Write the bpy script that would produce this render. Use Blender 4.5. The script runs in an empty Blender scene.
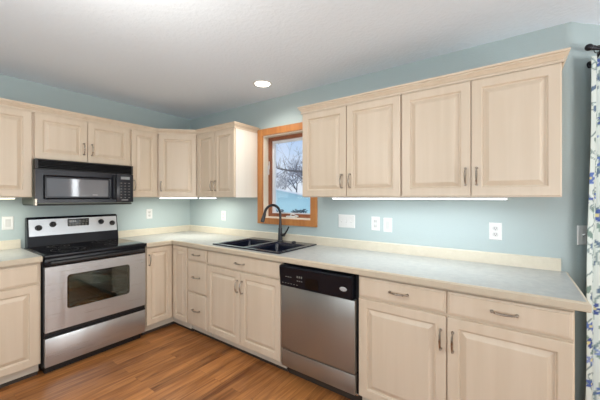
import bpy, bmesh, math, random
from mathutils import Vector, Matrix, noise
random.seed(7)
PI = math.pi
C = bpy.context.scene.collection

# ------------------------------------------------------------------ camera
cam = bpy.data.cameras.new('camera')
cam.sensor_width = 36.0
cam.lens = 295.85 / 600 * 36.0
cam.shift_y = -2.66 / 600
cam.clip_start = 0.02
co = bpy.data.objects.new('camera', cam); C.objects.link(co)
co.location = (3.4852, -2.3448, 1.3551)
co.rotation_euler = (PI / 2, 0, math.radians(35.6746))
bpy.context.scene.camera = co

# ------------------------------------------------------------------ world
world = bpy.data.worlds.new('sky'); bpy.context.scene.world = world
world.use_nodes = True
wn = world.node_tree.nodes; wl = world.node_tree.links
wn.clear()
w_out = wn.new('ShaderNodeOutputWorld'); w_bg = wn.new('ShaderNodeBackground')
w_tc = wn.new('ShaderNodeTexCoord'); w_sep = wn.new('ShaderNodeSeparateXYZ'); w_r = wn.new('ShaderNodeValToRGB')
wl.new(w_tc.outputs['Generated'], w_sep.inputs[0]); wl.new(w_sep.outputs['Z'], w_r.inputs[0])
w_r.color_ramp.elements[0].position = 0.0; w_r.color_ramp.elements[0].color = (0.80, 0.86, 0.93, 1)
w_r.color_ramp.elements[1].position = 0.24; w_r.color_ramp.elements[1].color = (0.40, 0.60, 0.93, 1)
e = w_r.color_ramp.elements.new(0.10); e.color = (0.66, 0.78, 0.95, 1)
e = w_r.color_ramp.elements.new(0.45); e.color = (1.15, 1.25, 1.35, 1)
wl.new(w_r.outputs[0], w_bg.inputs[0]); w_bg.inputs[1].default_value = 1.0
wl.new(w_bg.outputs[0], w_out.inputs[0])

# ------------------------------------------------------------------ lights
def area(name, loc, rot, sx, sy, power, col, parent=None):
    l = bpy.data.lights.new(name, 'AREA'); l.shape = 'RECTANGLE'; l.size = sx; l.size_y = sy
    l.energy = power; l.color = col
    o = bpy.data.objects.new(name, l); C.objects.link(o); o.location = loc; o.rotation_euler = rot
    if parent: o.parent = parent
    return o
DAY = (0.93, 0.97, 1.0)
# area lights added on a solid wall as unseen patio and bay daylight (right of the frame)
area('patio_daylight', (6.26, -1.35, 1.40), (0, PI / 2 + 0.42, 0), 1.7, 1.9, 92, (1.0, 0.985, 0.95))
area('bay_daylight', (6.26, 0.56, 1.5), (0, PI / 2 + 0.1, 0), 1.3, 0.42, 18, DAY)
# area light added on the solid wall behind the camera, as window daylight
area('rear_fill', (3.2, -4.55, 1.45), (PI / 2 + 0.5, 0, 0), 2.8, 1.5, 84, (0.86, 0.94, 1.0))
# ceiling lamp of the room, out of frame overhead
pl = bpy.data.lights.new('room_lamp', 'POINT'); pl.energy = 24; pl.color = (1.0, 0.94, 0.85); pl.shadow_soft_size = 0.2
po = bpy.data.objects.new('room_lamp', pl); C.objects.link(po); po.location = (2.25, -1.95, 1.86)

vs = bpy.context.scene.view_settings
vs.view_transform = 'Standard'; vs.look = 'None'; vs.gamma = 1.0; vs.use_curve_mapping = False
vs.exposure = 0.08
try:
    bpy.context.scene.cycles.use_denoising = True
    bpy.context.scene.cycles.max_bounces = 10
    bpy.context.scene.cycles.diffuse_bounces = 6
    bpy.context.scene.cycles.sample_clamp_indirect = 6
except Exception:
    pass

# ------------------------------------------------------------------ materials
def lin(c):
    def f(v):
        v /= 255.0
        return v / 12.92 if v <= 0.04045 else ((v + 0.055) / 1.055) ** 2.4
    return (f(c[0]), f(c[1]), f(c[2]), 1.0)
def new_mat(name):
    m = bpy.data.materials.new(name); m.use_nodes = True
    return m, m.node_tree.nodes, m.node_tree.links, m.node_tree.nodes['Principled BSDF']
def plain(name, rgb, rough=0.5, metal=0.0, spec=0.5, coat=0.0):
    m, n, l, b = new_mat(name)
    b.inputs['Base Color'].default_value = lin(rgb); b.inputs['Roughness'].default_value = rough
    b.inputs['Metallic'].default_value = metal; b.inputs['Specular IOR Level'].default_value = spec
    b.inputs['Coat Weight'].default_value = coat
    # a little micro variation so that nothing is perfectly uniform
    t = n.new('ShaderNodeTexNoise'); t.inputs['Scale'].default_value = 40
    tc = n.new('ShaderNodeTexCoord'); l.new(tc.outputs['Object'], t.inputs['Vector'])
    mr = n.new('ShaderNodeMapRange'); mr.inputs['To Min'].default_value = max(0.0, rough - 0.03); mr.inputs['To Max'].default_value = min(1, rough + 0.03)
    l.new(t.outputs['Fac'], mr.inputs['Value']); l.new(mr.outputs[0], b.inputs['Roughness'])
    return m
def emit(name, rgb, strength):
    m, n, l, b = new_mat(name)
    b.inputs['Base Color'].default_value = lin(rgb)
    b.inputs['Emission Color'].default_value = lin(rgb); b.inputs['Emission Strength'].default_value = strength
    return m
def mixrgb(n, l, fac, a, b_):
    mx = n.new('ShaderNodeMix'); mx.data_type = 'RGBA'
    if hasattr(fac, 'is_linked') or hasattr(fac, 'links'): l.new(fac, mx.inputs[0])
    else: mx.inputs[0].default_value = fac
    for s, v in ((6, a), (7, b_)):
        if isinstance(v, tuple): mx.inputs[s].default_value = v
        else: l.new(v, mx.inputs[s])
    return mx.outputs[2]
def wood(name, c1, c2, rough=0.38, scale=(26, 26, 1.3), bump=0.02):
    m, n, l, b = new_mat(name)
    tc = n.new('ShaderNodeTexCoord'); oi = n.new('ShaderNodeObjectInfo')
    ad = n.new('ShaderNodeVectorMath'); ad.operation = 'ADD'
    ml = n.new('ShaderNodeVectorMath'); ml.operation = 'SCALE'; ml.inputs['Scale'].default_value = 13.0
    cb = n.new('ShaderNodeCombineXYZ')
    for i in range(3): l.new(oi.outputs['Random'], cb.inputs[i])
    l.new(cb.outputs[0], ml.inputs[0]); l.new(tc.outputs['Object'], ad.inputs[0]); l.new(ml.outputs[0], ad.inputs[1])
    mp = n.new('ShaderNodeMapping'); mp.inputs['Scale'].default_value = scale
    l.new(ad.outputs[0], mp.inputs['Vector'])
    t = n.new('ShaderNodeTexNoise'); t.inputs['Scale'].default_value = 1.0; t.inputs['Detail'].default_value = 5; t.inputs['Distortion'].default_value = 0.4
    l.new(mp.outputs[0], t.inputs['Vector'])
    mp2 = n.new('ShaderNodeMapping'); mp2.inputs['Scale'].default_value = tuple(s * 0.22 for s in scale)
    l.new(ad.outputs[0], mp2.inputs['Vector'])
    t2 = n.new('ShaderNodeTexNoise'); t2.inputs['Scale'].default_value = 1.0; t2.inputs['Detail'].default_value = 2
    l.new(mp2.outputs[0], t2.inputs['Vector'])
    am = n.new('ShaderNodeMath'); am.operation = 'ADD'; l.new(t.outputs['Fac'], am.inputs[0]); l.new(t2.outputs['Fac'], am.inputs[1])
    r = n.new('ShaderNodeMapRange'); r.inputs['From Min'].default_value = 0.7; r.inputs['From Max'].default_value = 1.3
    l.new(am.outputs[0], r.inputs['Value'])
    l.new(mixrgb(n, l, r.outputs[0], lin(c1), lin(c2)), b.inputs['Base Color'])
    b.inputs['Roughness'].default_value = rough
    bp = n.new('ShaderNodeBump'); bp.inputs['Strength'].default_value = bump; bp.inputs['Distance'].default_value = 0.002
    l.new(t.outputs['Fac'], bp.inputs['Height']); l.new(bp.outputs[0], b.inputs['Normal'])
    return m
def paint(name, rgb, rough, nscale, bump, dist=0.003):
    m, n, l, b = new_mat(name)
    b.inputs['Base Color'].default_value = lin(rgb); b.inputs['Roughness'].default_value = rough
    tc = n.new('ShaderNodeTexCoord'); t = n.new('ShaderNodeTexNoise'); t.inputs['Scale'].default_value = nscale; t.inputs['Detail'].default_value = 3
    l.new(tc.outputs['Object'], t.inputs['Vector'])
    r = n.new('ShaderNodeMapRange'); r.inputs['From Min'].default_value = 0.42; r.inputs['From Max'].default_value = 0.62
    l.new(t.outputs['Fac'], r.inputs['Value'])
    bp = n.new('ShaderNodeBump'); bp.inputs['Strength'].default_value = bump; bp.inputs['Distance'].default_value = dist
    l.new(r.outputs[0], bp.inputs['Height']); l.new(bp.outputs[0], b.inputs['Normal'])
    return m
def steel(name, rgb, rough, axis='x'):
    m, n, l, b = new_mat(name)
    b.inputs['Base Color'].default_value = lin(rgb); b.inputs['Metallic'].default_value = 0.86
    tc = n.new('ShaderNodeTexCoord'); mp = n.new('ShaderNodeMapping')
    mp.inputs['Scale'].default_value = (2, 2, 420) if axis == 'x' else (420, 420, 2)
    l.new(tc.outputs['Object'], mp.inputs['Vector'])
    t = n.new('ShaderNodeTexNoise'); t.inputs['Scale'].default_value = 1.0; t.inputs['Detail'].default_value = 3
    l.new(mp.outputs[0], t.inputs['Vector'])
    mr = n.new('ShaderNodeMapRange'); mr.inputs['To Min'].default_value = rough - 0.07; mr.inputs['To Max'].default_value = rough + 0.07
    l.new(t.outputs['Fac'], mr.inputs['Value']); l.new(mr.outputs[0], b.inputs['Roughness'])
    bp = n.new('ShaderNodeBump'); bp.inputs['Strength'].default_value = 0.05; bp.inputs['Distance'].default_value = 0.0005
    l.new(t.outputs['Fac'], bp.inputs['Height'])
    # gentle waviness of the thin sheet
    t3 = n.new('ShaderNodeTexNoise'); t3.inputs['Scale'].default_value = 1.0
    mp3 = n.new('ShaderNodeMapping'); mp3.inputs['Scale'].default_value = (9, 9, 0.9); l.new(tc.outputs['Object'], mp3.inputs['Vector']); l.new(mp3.outputs[0], t3.inputs['Vector'])
    bp2 = n.new('ShaderNodeBump'); bp2.inputs['Strength'].default_value = 0.22; bp2.inputs['Distance'].default_value = 0.02
    l.new(t3.outputs['Fac'], bp2.inputs['Height']); l.new(bp.outputs[0], bp2.inputs['Normal']); l.new(bp2.outputs[0], b.inputs['Normal'])
    return m
def floor_mat():
    m, n, l, b = new_mat('laminate_planks')
    tc = n.new('ShaderNodeTexCoord'); sp = n.new('ShaderNodeSeparateXYZ'); l.new(tc.outputs['Object'], sp.inputs[0])
    cb = n.new('ShaderNodeCombineXYZ'); l.new(sp.outputs['Y'], cb.inputs['X']); l.new(sp.outputs['X'], cb.inputs['Y'])
    def brick(w, h, mort, c1, c2):
        br = n.new('ShaderNodeTexBrick'); l.new(cb.outputs[0], br.inputs['Vector'])
        br.inputs['Scale'].default_value = 1.0; br.inputs['Brick Width'].default_value = w; br.inputs['Row Height'].default_value = h
        br.inputs['Mortar Size'].default_value = mort; br.inputs['Mortar Smooth'].default_value = 0.1
        br.inputs['Color1'].default_value = c1; br.inputs['Color2'].default_value = c2; br.inputs['Mortar'].default_value = lin((60, 32, 14))
        br.offset = 0.37; br.offset_frequency = 2; br.squash = 1.0
        return br
    b1 = brick(0.92, 0.098, 0.0009, lin((206, 138, 78)), lin((104, 58, 27)))
    # grain
    mp = n.new('ShaderNodeMapping'); mp.inputs['Scale'].default_value = (34, 2.2, 1); l.new(tc.outputs['Object'], mp.inputs['Vector'])
    br_off = n.new('ShaderNodeVectorMath'); br_off.operation = 'ADD'; l.new(mp.outputs[0], br_off.inputs[0])
    sc = n.new('ShaderNodeVectorMath'); sc.operation = 'SCALE'; sc.inputs['Scale'].default_value = 60; l.new(b1.outputs['Color'], sc.inputs[0]); l.new(sc.outputs[0], br_off.inputs[1])
    t = n.new('ShaderNodeTexNoise'); t.inputs['Scale'].default_value = 1.0; t.inputs['Detail'].default_value = 6; t.inputs['Distortion'].default_value = 0.9
    l.new(br_off.outputs[0], t.inputs['Vector'])
    r = n.new('ShaderNodeValToRGB'); l.new(t.outputs['Fac'], r.inputs[0])
    r.color_ramp.elements[0].position = 0.32; r.color_ramp.elements[0].color = lin((108, 60, 28))
    r.color_ramp.elements[1].position = 0.66; r.color_ramp.elements[1].color = lin((212, 146, 86))
    col = mixrgb(n, l, 0.5, b1.outputs['Color'], r.outputs[0])
    l.new(col, b.inputs['Base Color'])
    b.inputs['Roughness'].default_value = 0.34
    bp = n.new('ShaderNodeBump'); bp.inputs['Strength'].default_value = 0.15; bp.inputs['Distance'].default_value = 0.001; bp.invert = True
    l.new(b1.outputs['Fac'], bp.inputs['Height']); l.new(bp.outputs[0], b.inputs['Normal'])
    return m
def laminate(name, base, dark, light, rough):
    m, n, l, b = new_mat(name)
    tc = n.new('ShaderNodeTexCoord'); t = n.new('ShaderNodeTexNoise'); t.inputs['Scale'].default_value = 26; t.inputs['Detail'].default_value = 8; t.inputs['Roughness'].default_value = 0.7
    l.new(tc.outputs['Object'], t.inputs['Vector'])
    r = n.new('ShaderNodeValToRGB'); l.new(t.outputs['Fac'], r.inputs[0])
    r.color_ramp.elements[0].position = 0.3; r.color_ramp.elements[0].color = lin(dark)
    r.color_ramp.elements[1].position = 0.7; r.color_ramp.elements[1].color = lin(light)
    e = r.color_ramp.elements.new(0.5); e.color = lin(base)
    l.new(r.outputs[0], b.inputs['Base Color']); b.inputs['Roughness'].default_value = rough
    return m
def glass_mat(name, tint=(1, 1, 1, 1), ior=1.45):
    m, n, l, b = new_mat(name)
    n.remove(b)
    tr = n.new('ShaderNodeBsdfTransparent'); tr.inputs[0].default_value = tint
    g = n.new('ShaderNodeBsdfGlossy'); g.inputs['Roughness'].default_value = 0.03
    mx = n.new('ShaderNodeMixShader'); fr = n.new('ShaderNodeFresnel'); fr.inputs['IOR'].default_value = ior
    l.new(fr.outputs[0], mx.inputs[0]); l.new(tr.outputs[0], mx.inputs[1]); l.new(g.outputs[0], mx.inputs[2])
    l.new(mx.outputs[0], n['Material Output'].inputs[0])
    return m
M = {}
M['maple'] = wood('pale_maple', (219, 203, 183), (211, 194, 172))
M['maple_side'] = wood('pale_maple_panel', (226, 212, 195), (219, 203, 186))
M['side_lit'] = wood('daylit_side_panel', (243, 239, 230), (239, 234, 224))  # near-white puts the window daylight into the side panel's colour
M['toe'] = plain('toe_recess_shade', (62, 52, 44), 0.6)  # dark tone paints in the shade of the toe recess
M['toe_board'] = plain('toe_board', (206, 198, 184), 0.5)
M['gap'] = plain('cabinet_shadow_gap', (70, 55, 40), 0.8)
M['wall'] = paint('teal_grey_wall_paint', (170, 184, 185), 0.55, 90, 0.10)
M['ceiling'] = paint('textured_white_ceiling', (227, 237, 247), 0.85, 42, 0.22, 0.004)
M['floor'] = floor_mat()
M['oak'] = wood('oak_casing', (192, 132, 76), (164, 103, 55), 0.4, (30, 30, 2.0))
M['oak_sash'] = wood('oak_sash', (150, 92, 60), (122, 70, 46), 0.4, (30, 30, 2.0))
M['jamb'] = plain('cream_jamb', (232, 224, 208), 0.5)
M['white'] = plain('white_plastic', (216, 216, 215), 0.35)
M['white_dim'] = plain('white_plastic_insert', (196, 196, 195), 0.4)
M['slot'] = plain('dark_slot', (60, 58, 56), 0.6)
M['vinyl'] = plain('white_vinyl', (225, 228, 232), 0.4)
M['counter'] = laminate('mottled_laminate', (170, 172, 170), (158, 161, 161), (181, 182, 178), 0.30)
M['edge'] = laminate('beige_laminate', (200, 187, 166), (196, 183, 162), (204, 191, 170), 0.35)
M['splash'] = laminate('cream_laminate', (206, 198, 180), (202, 194, 176), (210, 202, 185), 0.35)
M['black'] = plain('black_enamel', (17, 20, 28), 0.24, 0.0, 0.3)
M['black_satin'] = plain('black_satin', (24, 24, 27), 0.38)
M['black_glass'] = plain('black_glass', (9, 9, 11), 0.06)
M['mw_door'] = plain('black_gloss_plastic', (36, 39, 48), 0.25)
M['mw_glass'] = plain('microwave_window', (112, 115, 122), 0.05, 0.0, 1.0)
M['mw_case'] = plain('grey_sheet_metal', (120, 122, 112), 0.45, 0.6)
M['steel'] = steel('brushed_steel', (200, 204, 209), 0.30, 'x')
M['steel_dw'] = steel('brushed_steel_dark', (164, 162, 158), 0.36, 'x')
M['chrome'] = plain('polished_metal', (210, 210, 210), 0.15, 1.0)
M['pewter'] = plain('pewter', (172, 162, 150), 0.28, 1.0)
M['sink'] = plain('black_composite', (22, 27, 44), 0.16)
M['faucet'] = plain('matte_black', (28, 28, 34), 0.32)
M['mark'] = plain('grey_print', (170, 170, 172), 0.5)
M['mark_dim'] = plain('dim_grey_print', (128, 124, 116), 0.5)
M['lcd'] = plain('grey_display', (150, 156, 160), 0.3)
M['glass'] = glass_mat('window_glass')
M['oven_glass'] = glass_mat('oven_glass', (0.70, 0.82, 0.80, 1), 1.9)
M['oven_in'] = plain('oven_enamel_reflection', (92, 126, 126), 0.4)  # greenish enamel made more teal, for the wall's reflection in the glass
M['lamp'] = emit('lamp_lens', (255, 250, 240), 6.0)
M['strip_cool'] = emit('cool_light_diffuser', (245, 250, 255), 3.0)
M['strip_warm'] = emit('warm_light_diffuser', (255, 250, 215), 2.6)
M['rod'] = plain('dark_rod', (36, 34, 40), 0.35, 0.5)
M['snow'] = paint('snow', (225, 232, 240), 0.8, 4, 0.3, 0.02)
M['roof_snow'] = paint('snow_on_roof', (228, 234, 242), 0.8, 4, 0.3, 0.02)
M['siding'] = plain('pale_teal_siding', (178, 216, 224), 0.7)
M['bark'] = plain('frosted_bark', (78, 82, 94), 0.9)
M['twig'] = plain('frosted_twigs', (118, 126, 144), 0.9)
M['evergreen'] = plain('dark_evergreen', (58, 80, 96), 0.9)
M['rubber'] = plain('black_rubber', (18, 18, 20), 0.6)

# ------------------------------------------------------------------ helpers
def thing(name, label, cat, loc=(0, 0, 0), rotz=0.0, group=None):
    o = bpy.data.objects.new(name, None); C.objects.link(o); o.empty_display_size = 0.05
    o.location = loc; o.rotation_euler = (0, 0, rotz)
    o['label'] = label; o['category'] = cat
    if group: o['group'] = group
    return o
def tag(o, label, cat, group=None, kind=None):
    o['label'] = label; o['category'] = cat
    if group: o['group'] = group
    if kind: o['kind'] = kind
    return o
def obj(name, bm, mat, parent=None, loc=(0, 0, 0), rotz=0.0, smooth=False, label=None):
    bmesh.ops.recalc_face_normals(bm, faces=bm.faces[:])
    me = bpy.data.meshes.new(name); bm.to_mesh(me); bm.free()
    if mat: me.materials.append(M[mat] if isinstance(mat, str) else mat)
    if smooth:
        me.polygons.foreach_set('use_smooth', [True] * len(me.polygons))
        me.set_sharp_from_angle(angle=math.radians(35))
    o = bpy.data.objects.new(name, me); C.objects.link(o)
    o.location = loc; o.rotation_euler = (0, 0, rotz)
    if parent: o.parent = parent
    if label: o['label'] = label
    return o
def struct(name, bm, mat, **k):
    o = obj(name, bm, mat, **k); o['kind'] = 'structure'; return o
def BM(): return bmesh.new()
def box(bm, x0, x1, y0, y1, z0, z1, bev=0.0, seg=2):
    r = bmesh.ops.create_cube(bm, size=1.0, matrix=Matrix.Translation(((x0 + x1) / 2, (y0 + y1) / 2, (z0 + z1) / 2)) @ Matrix.Diagonal((abs(x1 - x0), abs(y1 - y0), abs(z1 - z0), 1)))
    if bev > 0:
        es = list({e for v in r['verts'] for e in v.link_edges})
        bmesh.ops.bevel(bm, geom=es, offset=bev, segments=seg, profile=0.5, affect='EDGES', clamp_overlap=True)
    return bm
def mbox(*a, **k): return box(BM(), *a, **k)
def cyl(bm, p0, p1, r0, r1=None, n=20):
    p0 = Vector(p0); p1 = Vector(p1); r1 = r0 if r1 is None else r1
    d = p1 - p0; L = d.length
    q = d.to_track_quat('Z', 'Y').to_matrix().to_4x4()
    bmesh.ops.create_cone(bm, cap_ends=True, segments=n, radius1=r0, radius2=r1, depth=L, matrix=Matrix.Translation((p0 + p1) / 2) @ q)
    return bm
def ball(bm, c, r, s=(1, 1, 1), n=14):
    bmesh.ops.create_uvsphere(bm, u_segments=n, v_segments=max(6, n // 2), radius=r, matrix=Matrix.Translation(c) @ Matrix.Diagonal((*s, 1)))
    return bm
def tube(bm, pts, rad, n=10, cap=True):
    pts = [Vector(p) for p in pts]
    if not isinstance(rad, (list, tuple)): rad = [rad] * len(pts)
    rings = []; up = None
    for i, p in enumerate(pts):
        d = (pts[min(i + 1, len(pts) - 1)] - pts[max(i - 1, 0)]).normalized()
        if up is None:
            up = Vector((0, 0, 1)) if abs(d.z) < 0.9 else Vector((1, 0, 0))
        a = (up - d * up.dot(d)).normalized(); b = d.cross(a); up = a
        rings.append([bm.verts.new(p + (a * math.cos(2 * PI * k / n) + b * math.sin(2 * PI * k / n)) * rad[i]) for k in range(n)])
    for r0, r1 in zip(rings, rings[1:]):
        for k in range(n): bm.faces.new((r0[k], r0[(k + 1) % n], r1[(k + 1) % n], r1[k]))
    if cap: bm.faces.new(rings[0][::-1]); bm.faces.new(rings[-1])
    return bm
def sweep(bm, path, prof):
    """closed (offset, z) profile carried along an xy path; offset goes to the right of travel, mitred"""
    P = [Vector(p) for p in path]; N = []
    for a, b in zip(P, P[1:]):
        d = (b - a).normalized(); N.append(Vector((d.y, -d.x)))
    rings = []
    for i, p in enumerate(P):
        if i == 0: m = N[0]
        elif i == len(P) - 1: m = N[-1]
        else:
            m = (N[i - 1] + N[i]); m = m / (m.dot(N[i]))
        rings.append([bm.verts.new((p.x + m.x * o, p.y + m.y * o, z)) for o, z in prof])
    n = len(prof)
    for r0, r1 in zip(rings, rings[1:]):
        for k in range(n): bm.faces.new((r0[k], r0[(k + 1) % n], r1[(k + 1) % n], r1[k]))
    bm.faces.new(rings[0][::-1]); bm.faces.new(rings[-1])
    return bm
def prism(bm, poly, z0, z1):
    lo = [bm.verts.new((x, y, z0)) for x, y in poly]; hi = [bm.verts.new((x, y, z1)) for x, y in poly]
    n = len(poly)
    bm.faces.new(lo[::-1]); bm.faces.new(hi)
    for k in range(n): bm.faces.new((lo[k], lo[(k + 1) % n], hi[(k + 1) % n], hi[k]))
    return bm
def cells(bm, xs, ys, z0, z1, keep, swap=False):
    """solid slab made of grid cells (xs by ys) for which keep(cx, cy); swap lays it in the xz plane"""
    V = {}
    def v(i, j, k):
        if (i, j, k) not in V:
            p = (xs[i], ys[j], (z0, z1)[k]) if not swap else (xs[i], (z0, z1)[k], ys[j])
            V[i, j, k] = bm.verts.new(p)
        return V[i, j, k]
    K = {(i, j) for i in range(len(xs) - 1) for j in range(len(ys) - 1) if keep((xs[i] + xs[i + 1]) / 2, (ys[j] + ys[j + 1]) / 2)}
    for i, j in K:
        for k in (0, 1): bm.faces.new((v(i, j, k), v(i + 1, j, k), v(i + 1, j + 1, k), v(i, j + 1, k)))
        for (di, dj, e) in ((-1, 0, ((i, j), (i, j + 1))), (1, 0, ((i + 1, j), (i + 1, j + 1))), (0, -1, ((i, j), (i + 1, j))), (0, 1, ((i, j + 1), (i + 1, j + 1)))):
            if (i + di, j + dj) not in K:
                (a, b), (c, d) = e
                bm.faces.new((v(a, b, 0), v(c, d, 0), v(c, d, 1), v(a, b, 1)))
    return bm
def rings_panel(bm, x0, x1, z0, z1, prof, yb=0.0):
    """nested rectangles (inset, y) from the back edge to the centre panel; closes front and back"""
    R = []
    for ins, y in prof:
        R.append([bm.verts.new((x, y, z)) for x, z in ((x0 + ins, z0 + ins), (x1 - ins, z0 + ins), (x1 - ins, z1 - ins), (x0 + ins, z1 - ins))])
    for a, b in zip(R, R[1:]):
        for k in range(4): bm.faces.new((a[k], a[(k + 1) % 4], b[(k + 1) % 4], b[k]))
    bm.faces.new(R[-1]); bm.faces.new(R[0][::-1])
    return bm
T = 0.02
def door_bm(x0, x1, z0, z1, y=0.0):
    f = min(0.056, (x1 - x0) * 0.2); s = min(0.034, (x1 - x0) * 0.14)
    p = [(0, y), (0, y - T + 0.003), (0.003, y - T), (f - 0.006, y - T), (f - 0.002, y - T + 0.003), (f, y - T + 0.011), (f + 0.006, y - T + 0.0125),
         (f + s - 0.004, y - T + 0.0015), (f + s, y - T + 0.0008)]
    return rings_panel(BM(), x0, x1, z0, z1, p)
def drawer_bm(x0, x1, z0, z1, y=0.0):
    p = [(0, y), (0, y - T + 0.007), (0.004, y - T + 0.005), (0.011, y - T + 0.0045), (0.013, y - T)]
    return rings_panel(BM(), x0, x1, z0, z1, p)
def pull_bm(cx, cz, y, vertical=True, L=0.098):
    """bow pull: two ball feet on posts and an arched grip that swells in the middle"""
    bm = BM(); h = L / 2
    def P(s, out): return (cx, y - out, cz + s) if vertical else (cx + s, y - out, cz)
    for s in (-h, h):
        cyl(bm, P(s, 0.0), P(s, 0.016), 0.0055, 0.004, 12); ball(bm, P(s, 0.017), 0.0062, n=10)
        cyl(bm, P(s, -0.0), P(s, 0.003), 0.0078, 0.0078, 12)
    pts = []; rad = []
    for i in range(15):
        t = -1 + 2 * i / 14
        pts.append(P(t * h, 0.017 + 0.014 * (1 - t * t))); rad.append(0.0034 + 0.0026 * (1 - t * t) ** 2 + (0.0012 if i in (3, 11) else 0))
    tube(bm, pts, rad, 8)
    return bm

# ------------------------------------------------------------------ room shell
CZ = 2.388
room = [(0, 0), (3.765, 0), (4.9, 1.135), (6.3, 1.135), (6.3, -4.6), (0, -4.6)]
struct('floor', prism(BM(), room, -0.06, 0.0), 'floor')
struct('ceiling', prism(BM(), room, CZ, CZ + 0.06), 'ceiling')
struct('wall_left', mbox(-0.12, 0, -4.72, 0.12, -0.06, CZ + 0.06), 'wall')
WX0, WX1, WZ0, WZ1 = 1.320, 1.934, 1.138, 2.010
bm = cells(BM(), [0, WX0, WX1, 3.735], [-0.06, WZ0, WZ1, CZ + 0.06], 0.0, 0.14, lambda x, z: not (WX0 < x < WX1 and WZ0 < z < WZ1), swap=True)
struct('wall_back', bm, 'wall')
# rounded corner bead and the angled wall of the bay
ang = math.radians(45); r = 0.0725
poly = [(3.735, 0.0)]
cxr, cyr = 3.735, 0.0725
for i in range(0, 10):
    a = -PI / 2 + ang * i / 9
    poly.append((cxr + r * math.cos(a), cyr + r * math.sin(a)))
D = Vector((math.cos(ang), math.sin(ang))); NB = Vector((D.y, -D.x))
P0 = Vector(poly[-1])
Q = P0 + D * 1.62
poly += [(Q.x, Q.y), (Q.x - NB.x * 0.12, Q.y - NB.y * 0.12), (3.70, 0.14), (3.735, 0.14)]
struct('wall_bay', prism(BM(), poly, -0.06, CZ + 0.06), 'wall', smooth=True)
struct('wall_dining', mbox(4.85, 6.42, 1.135, 1.25, -0.06, CZ + 0.06), 'wall')
struct('wall_right', mbox(6.3, 6.42, -4.72, 1.135, -0.06, CZ + 0.06), 'wall')
struct('wall_front', mbox(0, 6.3, -4.72, -4.6, -0.06, CZ + 0.06), 'wall')

# ------------------------------------------------------------------ kitchen window
w = BM()
CO = 0.070
x0, x1, z0, z1 = WX0 - CO, WX1 + CO, WZ0 - CO + 0.008, WZ1 + CO
cells(w, [x0, WX0, WX1, x1], [z0, WZ0, WZ1, z1], -0.018, 0.0, lambda x, z: not (WX0 < x < WX1 and WZ0 < z < WZ1), swap=True)
win = bpy.data.objects.new('window_1', None); C.objects.link(win); win['kind'] = 'structure'
obj('casing', w, 'oak', win)
j = BM(); jt = 0.012
cells(j, [WX0, WX0 + jt, WX1 - jt, WX1], [WZ0, WZ0 + jt, WZ1 - jt, WZ1], 0.0, 0.066, lambda x, z: not (WX0 + jt < x < WX1 - jt and WZ0 + jt < z < WZ1 - jt), swap=True)
obj('jamb', j, 'jamb', win)
s = BM(); a, b_, c, d = WX0, WX1, WZ0, WZ1; sw = 0.047
cells(s, [a, a + sw, b_ - sw, b_], [c, c + sw, d - sw, d], 0.066, 0.125, lambda x, z: not (a + sw < x < b_ - sw and c + sw < z < d - sw), swap=True)
obj('sash', s, 'oak_sash', win)
s = BM(); a, b_, c, d = WX0 + sw, WX1 - sw, WZ0 + sw, WZ1 - sw; sw2 = 0.026
cells(s, [a, a + sw2, b_ - sw2, b_], [c, c + 0.01, d - sw2, d], 0.092, 0.125, lambda x, z: not (a + sw2 < x < b_ - sw2 and c + 0.01 < z < d - sw2), swap=True)
obj('glazing_bead', s, 'vinyl', win)
obj('glass', mbox(a + 0.004, b_ - 0.004, 0.108, 0.112, c + 0.004, d - 0.004), 'glass', win)
k = BM()
box(k, 1.60, 1.72, 0.03, 0.066, WZ0 + jt, WZ0 + jt + 0.016, 0.005)
tube(k, [(1.645, 0.055, WZ0 + 0.026), (1.66, 0.042, WZ0 + 0.05), (1.70, 0.036, WZ0 + 0.044), (1.745, 0.036, WZ0 + 0.03)], [0.008, 0.007, 0.006, 0.006], 8)
ball(k, (1.748, 0.036, WZ0 + 0.028), 0.009)
obj('crank', k, 'white', win, smooth=True)
k = BM()
box(k, WX0 + jt, WX0 + jt + 0.014, 0.05, 0.072, 1.60, 1.70, 0.003); tube(k, [(WX0 + 0.03, 0.06, 1.66), (WX0 + 0.045, 0.045, 1.69), (WX0 + 0.045, 0.042, 1.74)], 0.006, 8)
obj('sash_lock', k, 'white', win, smooth=True)

# frames added around the area lights on solid walls (out of frame, seen only in reflections)
def far_light_frame(name, x, y, z, wdt, hgt, rot):
    o = BM(); cells(o, [-wdt / 2 - .07, -wdt / 2, -0.02, 0.02, wdt / 2, wdt / 2 + .07], [-hgt / 2 - .07, -hgt / 2, hgt / 2, hgt / 2 + .07], -0.03, 0.0,
          lambda a, b: not ((0.02 < abs(a) < wdt / 2) and abs(b) < hgt / 2), swap=True)
    q = struct(name, o, 'oak', loc=(x, y, z), rotz=rot)
far_light_frame('patio_light_frame', 6.3, -1.35, 1.25, 1.9, 2.0, -PI / 2)
far_light_frame('window_3', 6.3, 0.56, 1.5, 0.42, 1.3, -PI / 2)
far_light_frame('rear_light_frame', 3.2, -4.6, 1.45, 2.8, 1.5, PI)

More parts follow.
